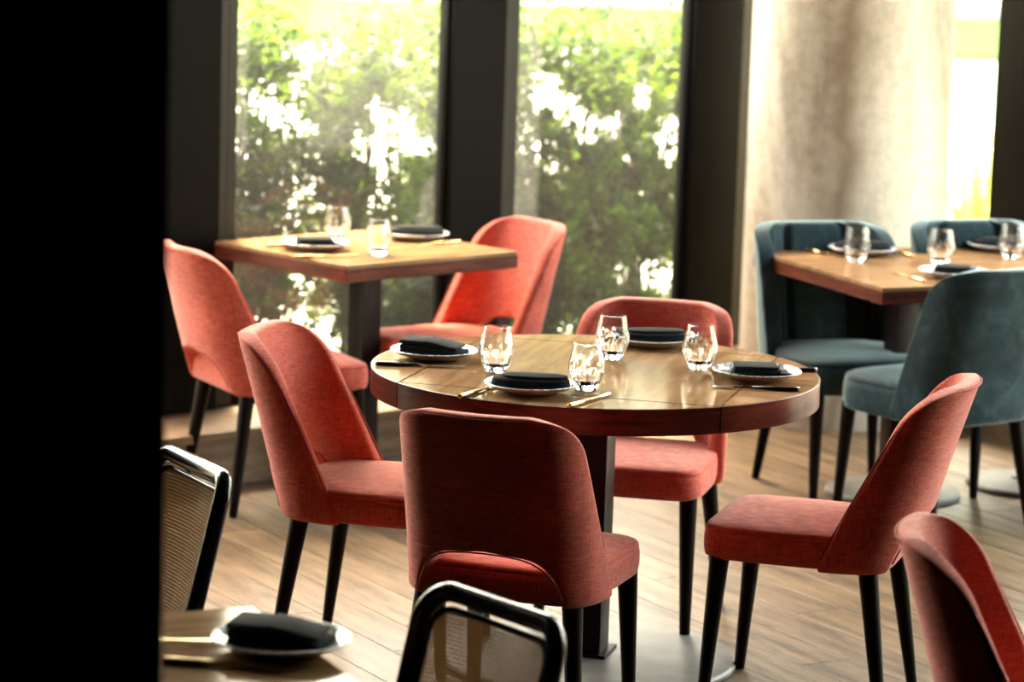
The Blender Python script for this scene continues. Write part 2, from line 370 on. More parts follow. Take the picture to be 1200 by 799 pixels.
ms = [(3.36, 3.64), (4.60, 4.88), (5.82, 6.135), (7.065, 7.385), (8.265, 8.60)]
ti = 3
for i, (a, b) in enumerate(ms): mullion(ti, wp, WD, WN, WROT, a, b, G); ti += 1
for i in range(len(ms)-1): window(i+1, wp, WD, WN, WROT, ms[i][1]-0.012, ms[i+1][0]+0.012, G)
window(5, wp, WD, WN, WROT, 8.60, 9.2, G)
GR = 0.36
mr = [(-0.45, -0.02), (1.55, 1.85), (2.95, 3.25), (4.35, 4.65)]
for a, b in mr: mullion(ti, rp, RD, RN, RROT, a, b, GR); ti += 1
window(6, rp, RD, RN, RROT, -1.35, -0.44, GR)
for i in range(len(mr)-1): window(7+i, rp, RD, RN, RROT, mr[i][1]-0.012, mr[i+1][0]+0.012, GR)

bm = bmesh.new(); frame_beam(bm, -1.6, 3.36, G-0.1, G+0.12, 0, 3.8, wp, WD, WN, WROT); tag(bm_obj('wall_window_side', bm, M_room), kind='structure')
bm = bmesh.new(); frame_beam(bm, 4.65, 10.4, GR-0.1, GR+0.12, 0, 3.8, rp, RD, RN, RROT); tag(bm_obj('wall_right', bm, M_room), kind='structure')
# concrete column
V, F = lathe([(0.375, 0), (0.37, 0.02), (0.37, 3.8)], 96)
col = mesh_obj('concrete_column', V, F, M_conc); col.location = (1.215, 11.30, 0); col.data.set_sharp_from_angle(angle=0.9)
tag(col, kind='structure')
# black painted pillar close to the lens on the left
bm = bmesh.new(); box(bm, -1.01, 3.55, 1.9, 1.2, 0.30, 3.8, 0.13, 0.004)
pil = bm_obj('wall_left', bm, M_darkwall); tag(pil, kind='structure')

# ------------------------------------------------------------ chairs
def plan_path(w, a_max):
    """signed arclength -> (x, y, heading) of the U-shaped plan"""
    tab = [(0.0, 0.0, 0.0)]; x = y = 0; ds = 0.002; a = 0
    while a < a_max+0.01:
        if a < 0.12: psi = math.radians(14)*(a/0.12)
        elif a < 0.28: psi = math.radians(14 + 68*((a-0.12)/0.16))
        else: psi = math.radians(82 + 5*min(1, (a-0.28)/0.06))
        x += math.cos(psi)*ds; y += math.sin(psi)*ds; a += ds; tab.append((x, y, psi))
    k = w/tab[-1][0]
    def f(s):
        i = min(len(tab)-1, max(0, abs(s)/ds)); i0 = int(i); i1 = min(i0+1, len(tab)-1); t = i-i0
        X = (tab[i0][0]*(1-t)+tab[i1][0]*t)*k; Y = tab[i0][1]*(1-t)+tab[i1][1]*t; ps = tab[i0][2]
        sg = 1 if s >= 0 else -1
        return X*sg, Y, ps*sg
    return f
def shell(name, parent, m, z0, z1, zs, a0, a1, a2, y0, lean, w, thick, cut=None, chan=None, taper=0.05, rows=16, cols=12):
    path = plan_path(w, a0); V = []; idx = {}; faces = []
    zr = []
    for i in range(rows+1):
        t = i/rows; zr.append(z0+(z1-z0)*(math.sin(t*PI/2)*0.55+t*0.45))
    if cut:
        zc = cut[1]; low = [z0+(zc-z0)*q for q in (0, 0.22, 0.45, 0.66, 0.81, 0.90, 0.955, 0.985, 1.0)]
        zr = low+[z for z in zr if z > zc+0.02]; rows = len(zr)-1
    outer, innr = [], []
    def amax(z):
        if z < zs: return a0+(a1-a0)*((z-z0)/(zs-z0))
        q = min(1, (z-zs)/(z1-zs)); return a2+(a1-a2)*math.sqrt(max(0, 1-q*q))
    def bmin(z):
        if not cut or z >= cut[1]-1e-6: return 0
        q = (z-z0)/(cut[1]-z0); return cut[0]*(1-q**3.6)**(1/3.6)*(1-0.15*q)
    for sd in (-1, 1):
        for i, z in enumerate(zr):
            A, B = amax(z), bmin(z)
            for c_ in range(cols+1):
                key = (0 if (c_ == 0 and B == 0) else sd, i, c_)
                if key in idx: continue
                t = c_/cols; s = sd*(B+(A-B)*t)
                x, y, ps = path(s)
                tt = (z-z0)/(z1-z0)
                x *= (1-taper*tt); yy = y0 - lean*tt**1.15 + y
                th = thick*(1-0.05*tt)
                if chan:
                    for ch_ in chan: th -= 0.024*math.exp(-((abs(s)-ch_)/0.010)**2)
                    th += 0.008*math.cos(min(1, abs(s)/chan[0])*PI/2)
                idx[key] = len(outer); outer.append(Vector((x, yy, z)))
                nx, ny = -math.sin(ps), math.cos(ps)
                innr.append(Vector((x+nx*th, yy+ny*th, z + 0.0)))
    def K(sd, i, c_):
        B = bmin(zr[i]); return idx[(0 if (c_ == 0 and B == 0) else sd, i, c_)]
    for sd in (-1, 1):
        for i in range(rows):
            for c_ in range(cols):
                q = [K(sd, i, c_), K(sd, i, c_+1), K(sd, i+1, c_+1), K(sd, i+1, c_)]
                if sd < 0: q = q[::-1]
                faces.append(tuple(q))
    n = len(outer); cnt = {}
    for f in faces:
        for a, b in zip(f, f[1:]+f[:1]): cnt[(a, b)] = 1
    F = list(faces)+[tuple(i+n for i in f[::-1]) for f in faces]
    rim = [(a, b) for (a, b) in cnt if (b, a) not in cnt]
    F += [(b, a, a+n, b+n) for a, b in rim]
    o = mesh_obj(name, outer+innr, F, m, parent)
    md = o.modifiers.new('sub', 'SUBSURF'); md.levels = 2; md.render_levels = 2
    # boundary chains for piping
    nxt = {a: b for a, b in rim}; chains = []
    left = dict(nxt)
    while left:
        s = next(iter(left)); ch_ = [s]
        while ch_[-1] in left: b = left.pop(ch_[-1]); ch_.append(b)
        chains.append([outer[i] for i in ch_])
    return o, chains
def superell(hx, hy, e, n):
    P = []
    for k in range(n):
        a = 2*PI*k/n; c_, s_ = math.cos(a), math.sin(a)
        P.append((hx*math.copysign(abs(c_)**(2/e), c_), hy*math.copysign(abs(s_)**(2/e), s_)))
    return P
def cushion(name, parent, m, hx, hy, yc, z0, z1, crown, e=5.5, n=56):
    V, F = [], []
    h = z1-z0
    lev = [(z0+0.004, -0.016), (z0, -0.010), (z0+0.005, -0.002), (z0+h*0.3, 0.001), (z0+h*0.62, 0.001), (z0+h*0.80, -0.001), (z0+h*0.83, -0.0045), (z0+h*0.86, -0.0015), (z0+h*0.95, -0.005), (z1+0.001, -0.016), (z1+crown*0.4, -0.055), (z1+crown*0.8, -0.12), (z1+crown, -0.19)]
    dk = min(hx, hy)/0.222
    for z, d in lev:
        d *= dk
        for k, (x, y) in enumerate(superell(hx+d, hy+d, e if d > -0.1*dk else 3, n)): V.append((x*(1-0.05*(1 if y < 0 else 0)*abs(y)/hy), y+yc, z))
    for i in range(len(lev)-1):
        for k in range(n): F.append((i*n+k, i*n+(k+1) % n, (i+1)*n+(k+1) % n, (i+1)*n+k))
    F.append(tuple(range(n))[::-1]); F.append(tuple((len(lev)-1)*n+k for k in range(n)))
    return mesh_obj(name, V, F, m, parent)
def leg(parent, top, foot, r0=0.0245, r1=0.0135):
    T, Fo = Vector(top), Vector(foot); pts = [Fo+(T-Fo)*t for t in (0, 0.02, 0.25, 0.5, 0.75, 1)]
    V, F = tube(pts, [r1*0.9, r1] + [r1+(r0-r1)*t for t in (0.25, 0.5, 0.75, 1)], 14)
    o = mesh_obj('leg', V, F, M_leg, parent); o.data.set_sharp_from_angle(angle=0.8); return o
def four_legs(parent, zt=0.385, sx=1.0):
    for s in (-1, 1):
        leg(parent, (s*0.188, 0.19, zt), (s*0.198, 0.218, 0.0)); leg(parent, (s*0.175, -0.165, zt), (s*0.212, -0.222, 0.0))
def coral_chair():
    t = empty('dining_chair')
    cushion('seat', t, M_coral, 0.222, 0.230, 0.010, 0.372, 0.452, 0.013, e=7)
    sh, chains = shell('backrest', t, M_coral, 0.365, 0.818, 0.70, 0.36, 0.288, 0.125, -0.255, 0.125, 0.238, 0.050, cut=(0.175, 0.492))
    parts = []
    for ch in chains:
        if (ch[0]-ch[-1]).length < 1e-6: ch = ch[:-1]
        k0 = min(range(len(ch)), key=lambda q: ch[q].z); ch = ch[k0:]+ch[:k0]
        run = []
        for p in ch+[Vector((0, 0, -1))]:
            if p.z > 0.385: run.append(p)
            else:
                if len(run) > 4:
                    P = run
                    for _ in range(3): P = [P[0]]+[(P[i-1]+P[i]*2+P[i+1])/4 for i in range(1, len(P)-1)]+[P[-1]]
                    Q = []
                    for p_ in P:
                        inside = max(abs(q_.x) for q_ in run) < 0.19
                        c_ = Vector((0, p_.y, 0.40)) if inside else Vector((0, p_.y, 0.60))
                        d_ = (p_-c_).normalized()*(0.001 if inside else -0.009); Q.append(p_+d_+Vector((0, 0.0025 if inside else 0, 0)))
                    parts.append(tube(Q, 0.0022, 6))
                run = []
    V, F = join(parts); mesh_obj('piping', V, F, M_piping, t)
    four_legs(t)
    return t
def teal_chair():
    t = empty('velvet_chair')
    cushion('seat', t, M_teal, 0.235, 0.235, 0.010, 0.352, 0.462, 0.018, e=4.2)
    shell('backrest', t, M_teal, 0.35, 0.845, 0.74, 0.385, 0.33, 0.165, -0.27, 0.105, 0.255, 0.056, chan=(0.105, 0.205), cols=34, taper=0.0)
    four_legs(t, 0.37)
    return t
def face(rad): return rad-PI/2
CH = 'coral upholstered dining chairs'
ch = coral_chair(); ch['category'] = 'chair'
place(ch, 0.045, 6.90, 0, face(1.2228), 'coral fabric chair with its back to the lens at the front of the round table', CH)
for x, y, a, lab in [(-0.307, 7.63, -0.268, 'coral fabric chair at the left side of the round table, facing right'),
                     (0.752, 7.32, 2.841, 'coral fabric chair at the right side of the round table, facing left'),
                     (0.3345, 8.09, -1.805, 'coral fabric chair behind the round table, facing the lens'),
                     (-0.732, 9.45, 0.471, 'coral fabric chair left of the small square table, back partly in shadow'),
                     (-0.20, 10.02, 3.78, 'coral fabric chair by the windows at the right side of the small square table'),
                     (1.095, 5.50, -0.20, 'coral fabric chair cut off by the bottom right corner, only its backrest showing')]:
    c2 = copy_tree(ch); place(c2, x, y, 0, face(a), lab, CH)
TG = 'teal velvet chairs'
te = teal_chair(); te['category'] = 'chair'
TF = -1.245
place(te, 1.095, 9.89, 0, face(TF), 'teal velvet chair against the concrete column, left one behind the right table', TG)
c2 = copy_tree(te); place(c2, 1.635, 10.08, 0, face(TF), 'teal velvet chair behind the right table, in front of the right-hand window', TG)
c2 = copy_tree(te); place(c2, 1.325, 9.42, 0, face(2.22), 'teal velvet chair in front of the right table with its dark back to the lens', TG)

# cane-backed chairs in the foreground
def rounded_rect(w, h, r, n=8):
    P = []
    for cx, cz, a0 in ((w/2-r, h-r, 0), (-w/2+r, h-r, 90), (-w/2+r*0.6, r*0.6, 180), (w/2-r*0.6, r*0.6, 270)):
        rr = r if cz > h/2 else r*0.6
        for k in range(n+1): a = math.radians(a0+90*k/n); P.append((cx+rr*math.cos(a), cz+rr*math.sin(a)))
    return P
def cane_chair():
    t = empty('cane_chair')
    def bp(x, z, off=0.0):          # back surface: leaning, slightly bowed across
        q = z/0.40
        return Vector((x, -0.215-0.10*max(q, 0)**1.3 - 0.03*(1-(x/0.2)**2) + off, 0.40+z))
    P = [bp(x, z) for x, z in rounded_rect(0.365, 0.375, 0.055)]
    V, F = tube(P, 0.0175, 12, True, 1.0); mesh_obj('back_frame', V, F, M_black, t)
    P = [bp(x, z+0.03) for x, z in rounded_rect(0.318, 0.318, 0.042)]
    V, F = tube(P, 0.006, 8, True); mesh_obj('inner_rim', V, F, M_black, t)
    V, F = [], []
    def strip(pts, wv, off):
        b = len(V)
        for i, (x, z) in enumerate(pts):
            V.append(bp(x-wv[0], z-wv[1], off+(0.0004 if i % 2 else -0.0004))); V.append(bp(x+wv[0], z+wv[1], off+(0.0004 if i % 2 else -0.0004)))
        for i in range(len(pts)-1): F.append((b+2*i, b+2*i+1, b+2*i+3, b+2*i+2))
    pit = 0.0068
    n = int(0.304/pit)
    for i in range(n+1):
        x = -0.152+i*pit; strip([(x, 0.034+0.308*k/8) for k in range(9)], (0.0024, 0), 0.0)
    for i in range(int(0.308/pit)+1):
        z = 0.034+i*pit; strip([(-0.152+0.304*k/10, z) for k in range(11)], (0, 0.0024), 0.0008)
    o = mesh_obj('cane_panel', V, F, M_cane, t, smooth=False); o['kind'] = 'stuff'
    for s in (-1, 1):
        leg(t, (s*0.185, -0.222, 0.44), (s*0.215, -0.29, 0), 0.020, 0.013).data.materials[0] = M_black
        leg(t, (s*0.19, 0.20, 0.42), (s*0.20, 0.225, 0), 0.020, 0.013).data.materials[0] = M_black
    cushion('seat', t, M_rubber, 0.215, 0.225, 0.0, 0.405, 0.455, 0.01, e=4.5)
    return t
cc = cane_chair(); cc['category'] = 'chair'
place(cc, -0.262, 4.80, 0, face(math.radians(218)), 'black lacquered cane-backed chair at the bottom centre, in front of the coral chair', 'black cane-backed chairs')
c2 = copy_tree(cc); place(c2, -0.915, 5.96, 0, face(math.radians(209)), 'black lacquered cane-backed chair at the left, half hidden by the black pillar', 'black cane-backed chairs')

# ------------------------------------------------------------ tables
def disc_base(parent, r, m, h=0.018):
    V, F = lathe([(r-0.006, 0), (r, 0.003), (r, h-0.006), (r-0.006, h), (r*0.3, h+0.004), (0.001, h+0.005)], 72)
    o = mesh_obj('base_plate', V, F, m, parent); o.data.set_sharp_from_angle(angle=0.5); return o
def post(parent, s, z0, z1, x=0, y=0):
    bm = bmesh.new(); box(bm, x, y, (z0+z1)/2, s, s, z1-z0, 0, 0.006); box(bm, x, y, z1-0.008, s*2.6, s*2.6, 0.014, 0, 0.002)
    box(bm, x, y, z0+0.004, s*1.35, s*1.35, 0.008, 0, 0.002)
    return bm_obj('column', bm, M_post, parent, True, 35)
# round table: square centre panel with four segment leaves
TX, TY, TR = 0.2113, 7.6159, 0.5638
t = empty('round_table', (TX, TY, 0), math.radians(75.5)); tag(t, 'round walnut dining table with segment leaves on a steel disc base', 'table')
hs = (TR-0.0058)/math.sqrt(2)-0.0008
bm = bmesh.new(); prism(bm, [(hs, hs), (-hs, hs), (-hs, -hs), (hs, -hs)][::1], 0.722, 0.75, 0.0015); bm_obj('tabletop', bm, M_walnut, t)
for q in range(4):
    a0 = math.radians(-45+90*q); P = [((TR-0.0058)*math.cos(a0+PI/2*k/28), (TR-0.0058)*math.sin(a0+PI/2*k/28)) for k in range(29)]
    cdir = Vector((math.cos(a0+PI/4), math.sin(a0+PI/4))); P = [(x+cdir.x*0.0012, y+cdir.y*0.0012) for x, y in P]
    bm = bmesh.new(); prism(bm, P, 0.722, 0.75, 0.0025)
    bm_obj('leaf', bm, M_walnut2 if q % 2 else M_walnut, t)
    # curved edge band under each leaf
    bm = bmesh.new(); e0, e1 = a0+0.004, a0+PI/2-0.004; n = 28
    ro, ri = TR, TR-0.022; vv = []
    for k in range(n+1):
        a = e0+(e1-e0)*k/n; vv.append([bm.verts.new((rr*math.cos(a), rr*math.sin(a), z)) for rr, z in ((ro, 0.7485), (ro, 0.686), (ri, 0.686), (ri, 0.721), (TR-0.0045, 0.721), (TR-0.0045, 0.7495), (ro-0.0012, 0.7495))])
    for k in range(n):
        for j in range(7): bm.faces.new((vv[k][j], vv[k+1][j], vv[k+1][(j+1) % 7], vv[k][(j+1) % 7]))
    bm.faces.new(vv[0]); bm.faces.new(vv[-1][::-1])
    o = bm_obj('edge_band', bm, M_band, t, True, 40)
bm = bmesh.new()
for sg in (-1, 1): box(bm, sg*0.2, 0, 0.708, 0.05, 0.74, 0.028, 0, 0.003)
bm_obj('underframe', bm, M_post, t)
post(t, 0.10, 0.022, 0.722); disc_base(t, 0.385, M_base)

def square_table(name, label, cx, cy, rz, wx, wy, posts, th=0.042, base=0.2):
    t = empty(name, (cx, cy, 0), rz); tag(t, label, 'table')
    bm = bmesh.new(); box(bm, 0, 0, 0.75-0.006, wx-0.004, wy-0.004, 0.012, 0, 0.0015); bm_obj('tabletop', bm, M_walnut, t)
    for k, (ax, ay, ln, rr) in enumerate(((0, -wy/2, wx, 0), (wx/2, 0, wy, PI/2), (0, wy/2, wx, 0), (-wx/2, 0, wy, PI/2))):
        bm = bmesh.new(); s = 0.011
        ox = ax - (math.copysign(s, ax) if ax else 0); oy = ay-(math.copysign(s, ay) if ay else 0)
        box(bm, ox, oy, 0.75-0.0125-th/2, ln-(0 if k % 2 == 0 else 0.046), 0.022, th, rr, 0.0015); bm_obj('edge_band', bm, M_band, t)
    bm = bmesh.new(); box(bm, 0, 0, 0.715, wx*0.8, 0.06, 0.02); bm_obj('underframe', bm, M_post, t)
    for px in posts:
        post(t, 0.078, 0.02, 0.71, px, 0); b = disc_base(t, base, M_base); b.location = (px, 0, 0)
    return t
square_table('square_table', 'small square walnut table for two beside the left window', -0.484, 9.909, 0.745, 0.72, 0.68, (0,), base=0.24)
rdir = math.radians(22)
RC = Vector((0.96, 9.715, 0)) + Vector((math.cos(rdir), math.sin(rdir), 0))*0.62
square_table('rectangular_table', 'long walnut table for four among the teal chairs at right', RC.x, RC.y, rdir, 1.24, 0.89, (-0.30, 0.23), th=0.04, base=0.22)
square_table('foreground_table', 'blurred walnut table corner at the bottom left, close to the lens', -0.600, 4.60, math.radians(24), 0.70, 0.70, (0,), base=0.24)

# ------------------------------------------------------------ tableware
def plate():
    prof = [(0.001, 0.004), (0.045, 0.004), (0.052, 0.0), (0.056, 0.0), (0.062, 0.004), (0.092, 0.013), (0.106, 0.0205), (0.108, 0.0225)]
    V, F = lathe(prof, 56, False); nb_ = len(F)
    prof2 = [(0.108, 0.0225), (0.1065, 0.0245), (0.104, 0.0245), (0.092, 0.0175), (0.07, 0.0105), (0.04, 0.008), (0.001, 0.0075)]
    V2, F2 = lathe(prof2, 56, False)
    t = empty('plate')
    mesh_obj('dish_underside', V, F, M_stone, t)
    mesh_obj('glazed_top', V2, F2, M_plate, t)
    t.scale = (1.04, 1.04, 1.0)
    return t
def napkin(kind):
    t = empty('napkin')
    bm = bmesh.new()
    def sheet(x, y, z, sx, sy, sz, rz=0, rx=0, ry=0):
        M = Matrix.Translation((x, y, z)) @ Euler((rx, ry, rz)).to_matrix().to_4x4()
        box(bm, 0, 0, 0, sx, sy, sz, 0, min(sz*0.45, 0.0035), M)
    if kind == 0:      # fanned pleats stepping down at one end
        sheet(0, 0, 0.006, 0.150, 0.088, 0.010, 0.0)
        sheet(-0.012, 0, 0.0145, 0.126, 0.086, 0.009, 0.03)
        o = bm_obj('folded_body', bm, M_napkin, t, True, 50)
        for k in range(3):
            bm = bmesh.new(); sheet(0.048-0.022*k, 0.001, 0.0185+0.0028*k, 0.040, 0.085, 0.005, 0.06, 0, 0.10); bm_obj('pleat', bm, M_napkin, t, True, 50)
        t.scale = (1.05, 1.05, 1.45)
        bm = bmesh.new(); sheet(-0.040, 0, 0.0235, 0.075, 0.084, 0.007, 0.02); bm_obj('top_fold', bm, M_napkin, t, True, 50)
    elif kind == 1:      # long soft roll
        cushion('folded_body', t, M_napkin, 0.094, 0.045, 0.0, 0.001, 0.017, 0.007, e=3.0, n=48)
        o = cushion('tucked_fold', t, M_napkin, 0.080, 0.036, 0.0, 0.012, 0.023, 0.004, e=3.0, n=40); o.location = (0.008, 0.004, 0); o.rotation_euler = (0, 0, 0.06); t.scale = (1, 1.05, 1.35)
    else:                # squared fold with loose corner
        sheet(0.006, 0, 0.006, 0.140, 0.092, 0.010, -0.05); sheet(0, 0, 0.0155, 0.118, 0.088, 0.010, 0.0)
        bm_obj('folded_body', bm, M_napkin, t, True, 50)
        bm = bmesh.new(); sheet(-0.004, 0, 0.0245, 0.108, 0.084, 0.008, 0.06); bm_obj('top_fold', bm, M_napkin, t, True, 50)
        bm = bmesh.new(); sheet(0.062, -0.006, 0.0105, 0.045, 0.075, 0.006, 0.35, 0, 0.12); bm_obj('loose_corner', bm, M_napkin, t, True, 50)
    return t
def tumbler():
    """faceted, barrel-bellied stemless tumbler"""
    nf = 9; rings = [(0.0255, 0.0), (0.036, 0.018), (0.0455, 0.045), (0.044, 0.065), (0.0385, 0.090), (0.0335, 0.112)]
    V, F = [], []
    n = 36
    def facet(r, z, a, i):
        if z < 0.06:
            ph = (PI/nf) * (i % 2); am = ((a+ph) % (2*PI/nf)) - PI/nf
            return r*math.cos(PI/nf)/math.cos(am)*(1.0)
        return r
    fine = [(0.0, 0.0)] + rings
    out = []
    for i, (r, z) in enumerate(rings): out.append([Vector((facet(r, z, 2*PI*k/n, i)*math.cos(2*PI*k/n), facet(r, z, 2*PI*k/n, i)*math.sin(2*PI*k/n), z)) for k in range(n)])
    inn = []
    for r, z in [(0.0322, 0.1122), (0.0372, 0.090), (0.042, 0.064), (0.041, 0.045), (0.031, 0.024), (0.018, 0.015)]:
        inn.append([Vector((r*math.cos(2*PI*k/n), r*math.sin(2*PI*k/n), z)) for k in range(n)])
    R = out+inn
    for ring in R: V += ring
    for i in range(len(R)-1):
        for k in range(n): F.append((i*n+k, i*n+(k+1) % n, (i+1)*n+(k+1) % n, (i+1)*n+k))
    F.append(tuple(range(n))[::-1]); F.append(tuple((len(R)-1)*n+k for k in range(n)))
    o = mesh_obj('tumbler', V, F, M_glass); o.data.set_sharp_from_angle(angle=math.radians(14)); return o
def handle(parent, m, x0=-0.11, x1=0.0, r=0.0052, endm=None):
    V, F = tube([(x0, 0, 0.0048), (x0+0.004, 0, 0.0048), ((x0+x1)/2, 0, 0.0046), (x1, 0, 0.0045)], [r*0.9, r*1.1, r*1.0, r*0.75], 10); mesh_obj('handle', V, F, m, parent)
    if endm: V, F = tube([(x0-0.004, 0, 0.0048), (x0+0.0005, 0, 0.0048)], r*1.12, 10); mesh_obj('end_cap', V, F, endm, parent)
def fork(hm, sm):
    t = empty('fork'); handle(t, hm, endm=sm)
    V, F = tube([(-0.002, 0, 0.0045), (0.03, 0, 0.004), (0.045, 0, 0.0035)], [0.003, 0.0022, 0.0035], 8)
    bm = bmesh.new(); prism(bm, [(0.042, -0.004), (0.052, -0.010), (0.066, -0.0115), (0.066, 0.0115), (0.052, 0.010), (0.042, 0.004)], 0.002, 0.0038)
    for k in range(4): y = -0.0098+0.00653*k; box(bm, 0.081, y, 0.0035, 0.032, 0.0028, 0.0016)
    me = bpy.data.meshes.new('x'); bm.to_mesh(me); V2 = [v_.co.copy() for v_ in me.vertices]; F2 = [tuple(p.vertices) for p in me.polygons]; bm.free()
    V, F = join([(V, F), (V2, F2)]); mesh_obj('fork_head', V, F, sm, t, smooth=False); return t
def knife(hm, sm):
    t = empty('knife'); handle(t, hm, endm=sm)
    bm = bmesh.new(); prism(bm, [(-0.001, -0.0035), (0.03, -0.004), (0.05, -0.009), (0.09, -0.009), (0.108, -0.003), (0.112, 0.004), (0.0, 0.0045)], 0.0038, 0.0052)
    bm_obj('blade', bm, sm, t); return t
ZT = 0.7505
first = {}
def put(kind, maker, x, y, z, rz, label, cat, group):
    if kind not in first: o = maker(); first[kind] = o
    else: o = copy_tree(first[kind])
    o['category'] = cat; place(o, x, y, z, rz, label, group); return o
def setting(px, py, rot, nk, nrot, where):
    put('plate', plate, px, py, ZT, rot, 'round white-glazed plate with sand-coloured underside ' + where, 'plate', 'plates laid under black napkins')
    put('napkin%d' % nk, lambda: napkin(nk), px, py, ZT+0.0085 if nk != 1 else ZT+0.009, nrot, 'folded black linen napkin on the plate ' + where, 'napkin', 'folded black napkins')
setting(-0.197, 7.705, 0.3, 0, math.radians(-18), 'at the left of the round table')
setting(0.048, 7.250, 1.0, 1, math.radians(-8), 'at the front of the round table')
setting(0.369, 8.030, 2.0, 1, math.radians(3), 'at the back of the round table')
setting(0.612, 7.545, 3.0, 2, math.radians(-3), 'at the right of the round table')
setting(-0.640, 9.790, 0.5, 2, math.radians(12), 'at the left of the small square table')
setting(-0.330, 10.130, 0.9, 1, math.radians(8), 'at the right of the small square table')
setting(1.150, 10.110, 1.4, 1, math.radians(-14), 'at the far left of the right table')
setting(1.385, 9.600, 0.2, 2, math.radians(-14), 'at the near edge of the right table')
setting(1.640, 10.330, 0.7, 1, math.radians(5), 'at the far right of the right table')
setting(-0.353, 4.775, 2.5, 0, math.radians(-14), 'on the foreground table')
GG = 'faceted stemless glasses'
for x, y, w_ in [(-0.038, 7.535, 'between the left and front plates of the round table'), (0.182, 7.315, 'right behind the front plate of the round table'),
                 (0.257, 7.79, 'left of the back plate of the round table'), (0.476, 7.675, 'left of the right plate of the round table'),
                 (-0.586, 10.03, 'behind the left plate of the small square table'), (-0.435, 9.71, 'at the centre of the small square table'),
                 (1.112, 9.93, 'in front of the far left plate of the long right table'), (1.386, 9.93, 'at the middle of the long right table'),
                 (1.650, 10.14, 'in front of the far right plate of the long right table'), (-0.62, 4.86, 'on the foreground table beside the black pillar')]:
    put('tumbler', tumbler, x, y, ZT, random.random()*6, 'clear faceted stemless glass ' + w_, 'glass', GG)
CG = 'cutlery on the tables'
def A(x0, y0, x1, y1): return math.atan2(y1-y0, x1-x0)
def cut(kind, x, y, rz, where, dark):
    hm, nm = (M_handle, 'black-handled') if dark else (M_glint, 'gold-glint-coloured')
    f = fork if kind == 'fork' else knife
    put(kind+str(dark), lambda: f(hm, M_steel if dark else M_glint), x, y, ZT, rz, '%s %s %s' % (nm, kind, where), kind, CG)
cut('knife', -0.225, 7.565, -0.02, 'in front of the left plate of the round table', True)
cut('fork', -0.17, 7.865, 0.05, 'behind the left plate of the round table', True)
cut('fork', -0.072, 7.23, 1.15, 'left of the front plate of the round table', False)
cut('knife', 0.190, 7.15, 1.10, 'right of the front plate of the round table', False)
cut('fork', 0.230, 7.99, -2.0, 'left of the back plate of the round table', False)
cut('fork', 0.480, 8.045, -1.72, 'right of the back plate of the round table', True)
cut('fork', 0.59, 7.385, PI-0.07, 'in front of the right plate of the round table', True)
cut('knife', 0.66, 7.67, PI+0.06, 'behind the right plate of the round table', True)
cut('knife', -0.59, 9.60, 0.50, 'in front of the left plate of the small square table', False)
cut('fork', -0.70, 9.86, 0.55, 'behind the left plate of the small square table', False)
cut('fork', -0.27, 9.99, PI+0.7, 'in front of the right plate of the small square table', False)
cut('knife', 1.03, 10.05, -0.95, 'left of the far left plate of the long right table', False)
cut('fork', 1.275, 10.18, 1.9, 'right of the far left plate of the long right table', False)
cut('fork', 1.235, 9.56, 1.9, 'left of the near plate of the long right table', False)
cut('knife', 1.50, 9.54, 1.9, 'right of the near plate of the long right table', False)
cut('knife', 1.535, 10.34, -0.95, 'left of the far right plate of the long right table', False)
cut('fork', -0.415, 4.66, -0.15, 'in front of the foreground plate', False)
cut('knife', -0.55, 4.80, 0.1, 'beside the foreground glass', False)

# ------------------------------------------------------------ outside
bm = bmesh.new(); box(bm, 8, 42, -0.11, 160, 110, 0.10)
o = bm_obj('outside_paving', bm, M_road); tag(o, kind='structure')
# soil bed under the hedge
bm = bmesh.new(); c0 = wp(5.2, 8.95); box(bm, c0.x, c0.y, -0.04, 9.4, 1.1, 0.08, WROT)
tag(bm_obj('planting_bed', bm, M_soil), kind='structure')
gaps = [(6.82, 1.10, 0.05), (6.84, 0.94, 0.08), (7.6, 0.96, 0.10), (7.47, 1.05, 0.07), (7.73, 0.90, 0.07), (7.02, 1.47, 0.07),
        (8.35, 1.09, 0.08), (8.47, 1.02, 0.08), (8.59, 0.94, 0.08), (8.88, 1.06, 0.08), (9.06, 0.89, 0.11), (8.74, 0.94, 0.08), (8.82, 0.81, 0.05)]
def leaf(V, F, p, d, ln, wd_, rr):
    """a folded lance leaf: two quads either side of a midrib"""
    sidev = d.cross(Vector((rr.uniform(-1, 1), rr.uniform(-1, 1), rr.uniform(0.2, 1)))).normalized()*wd_; nrm = d.cross(sidev).normalized()*wd_*0.4
    b = len(V); m_ = p+d*ln*0.45
    V += [p, m_+sidev-nrm*-1, p+d*ln, m_-sidev+nrm, m_]
    F += [(b, b+1, b+4), (b+1, b+2, b+4), (b+4, b+2, b+3), (b, b+4, b+3)]
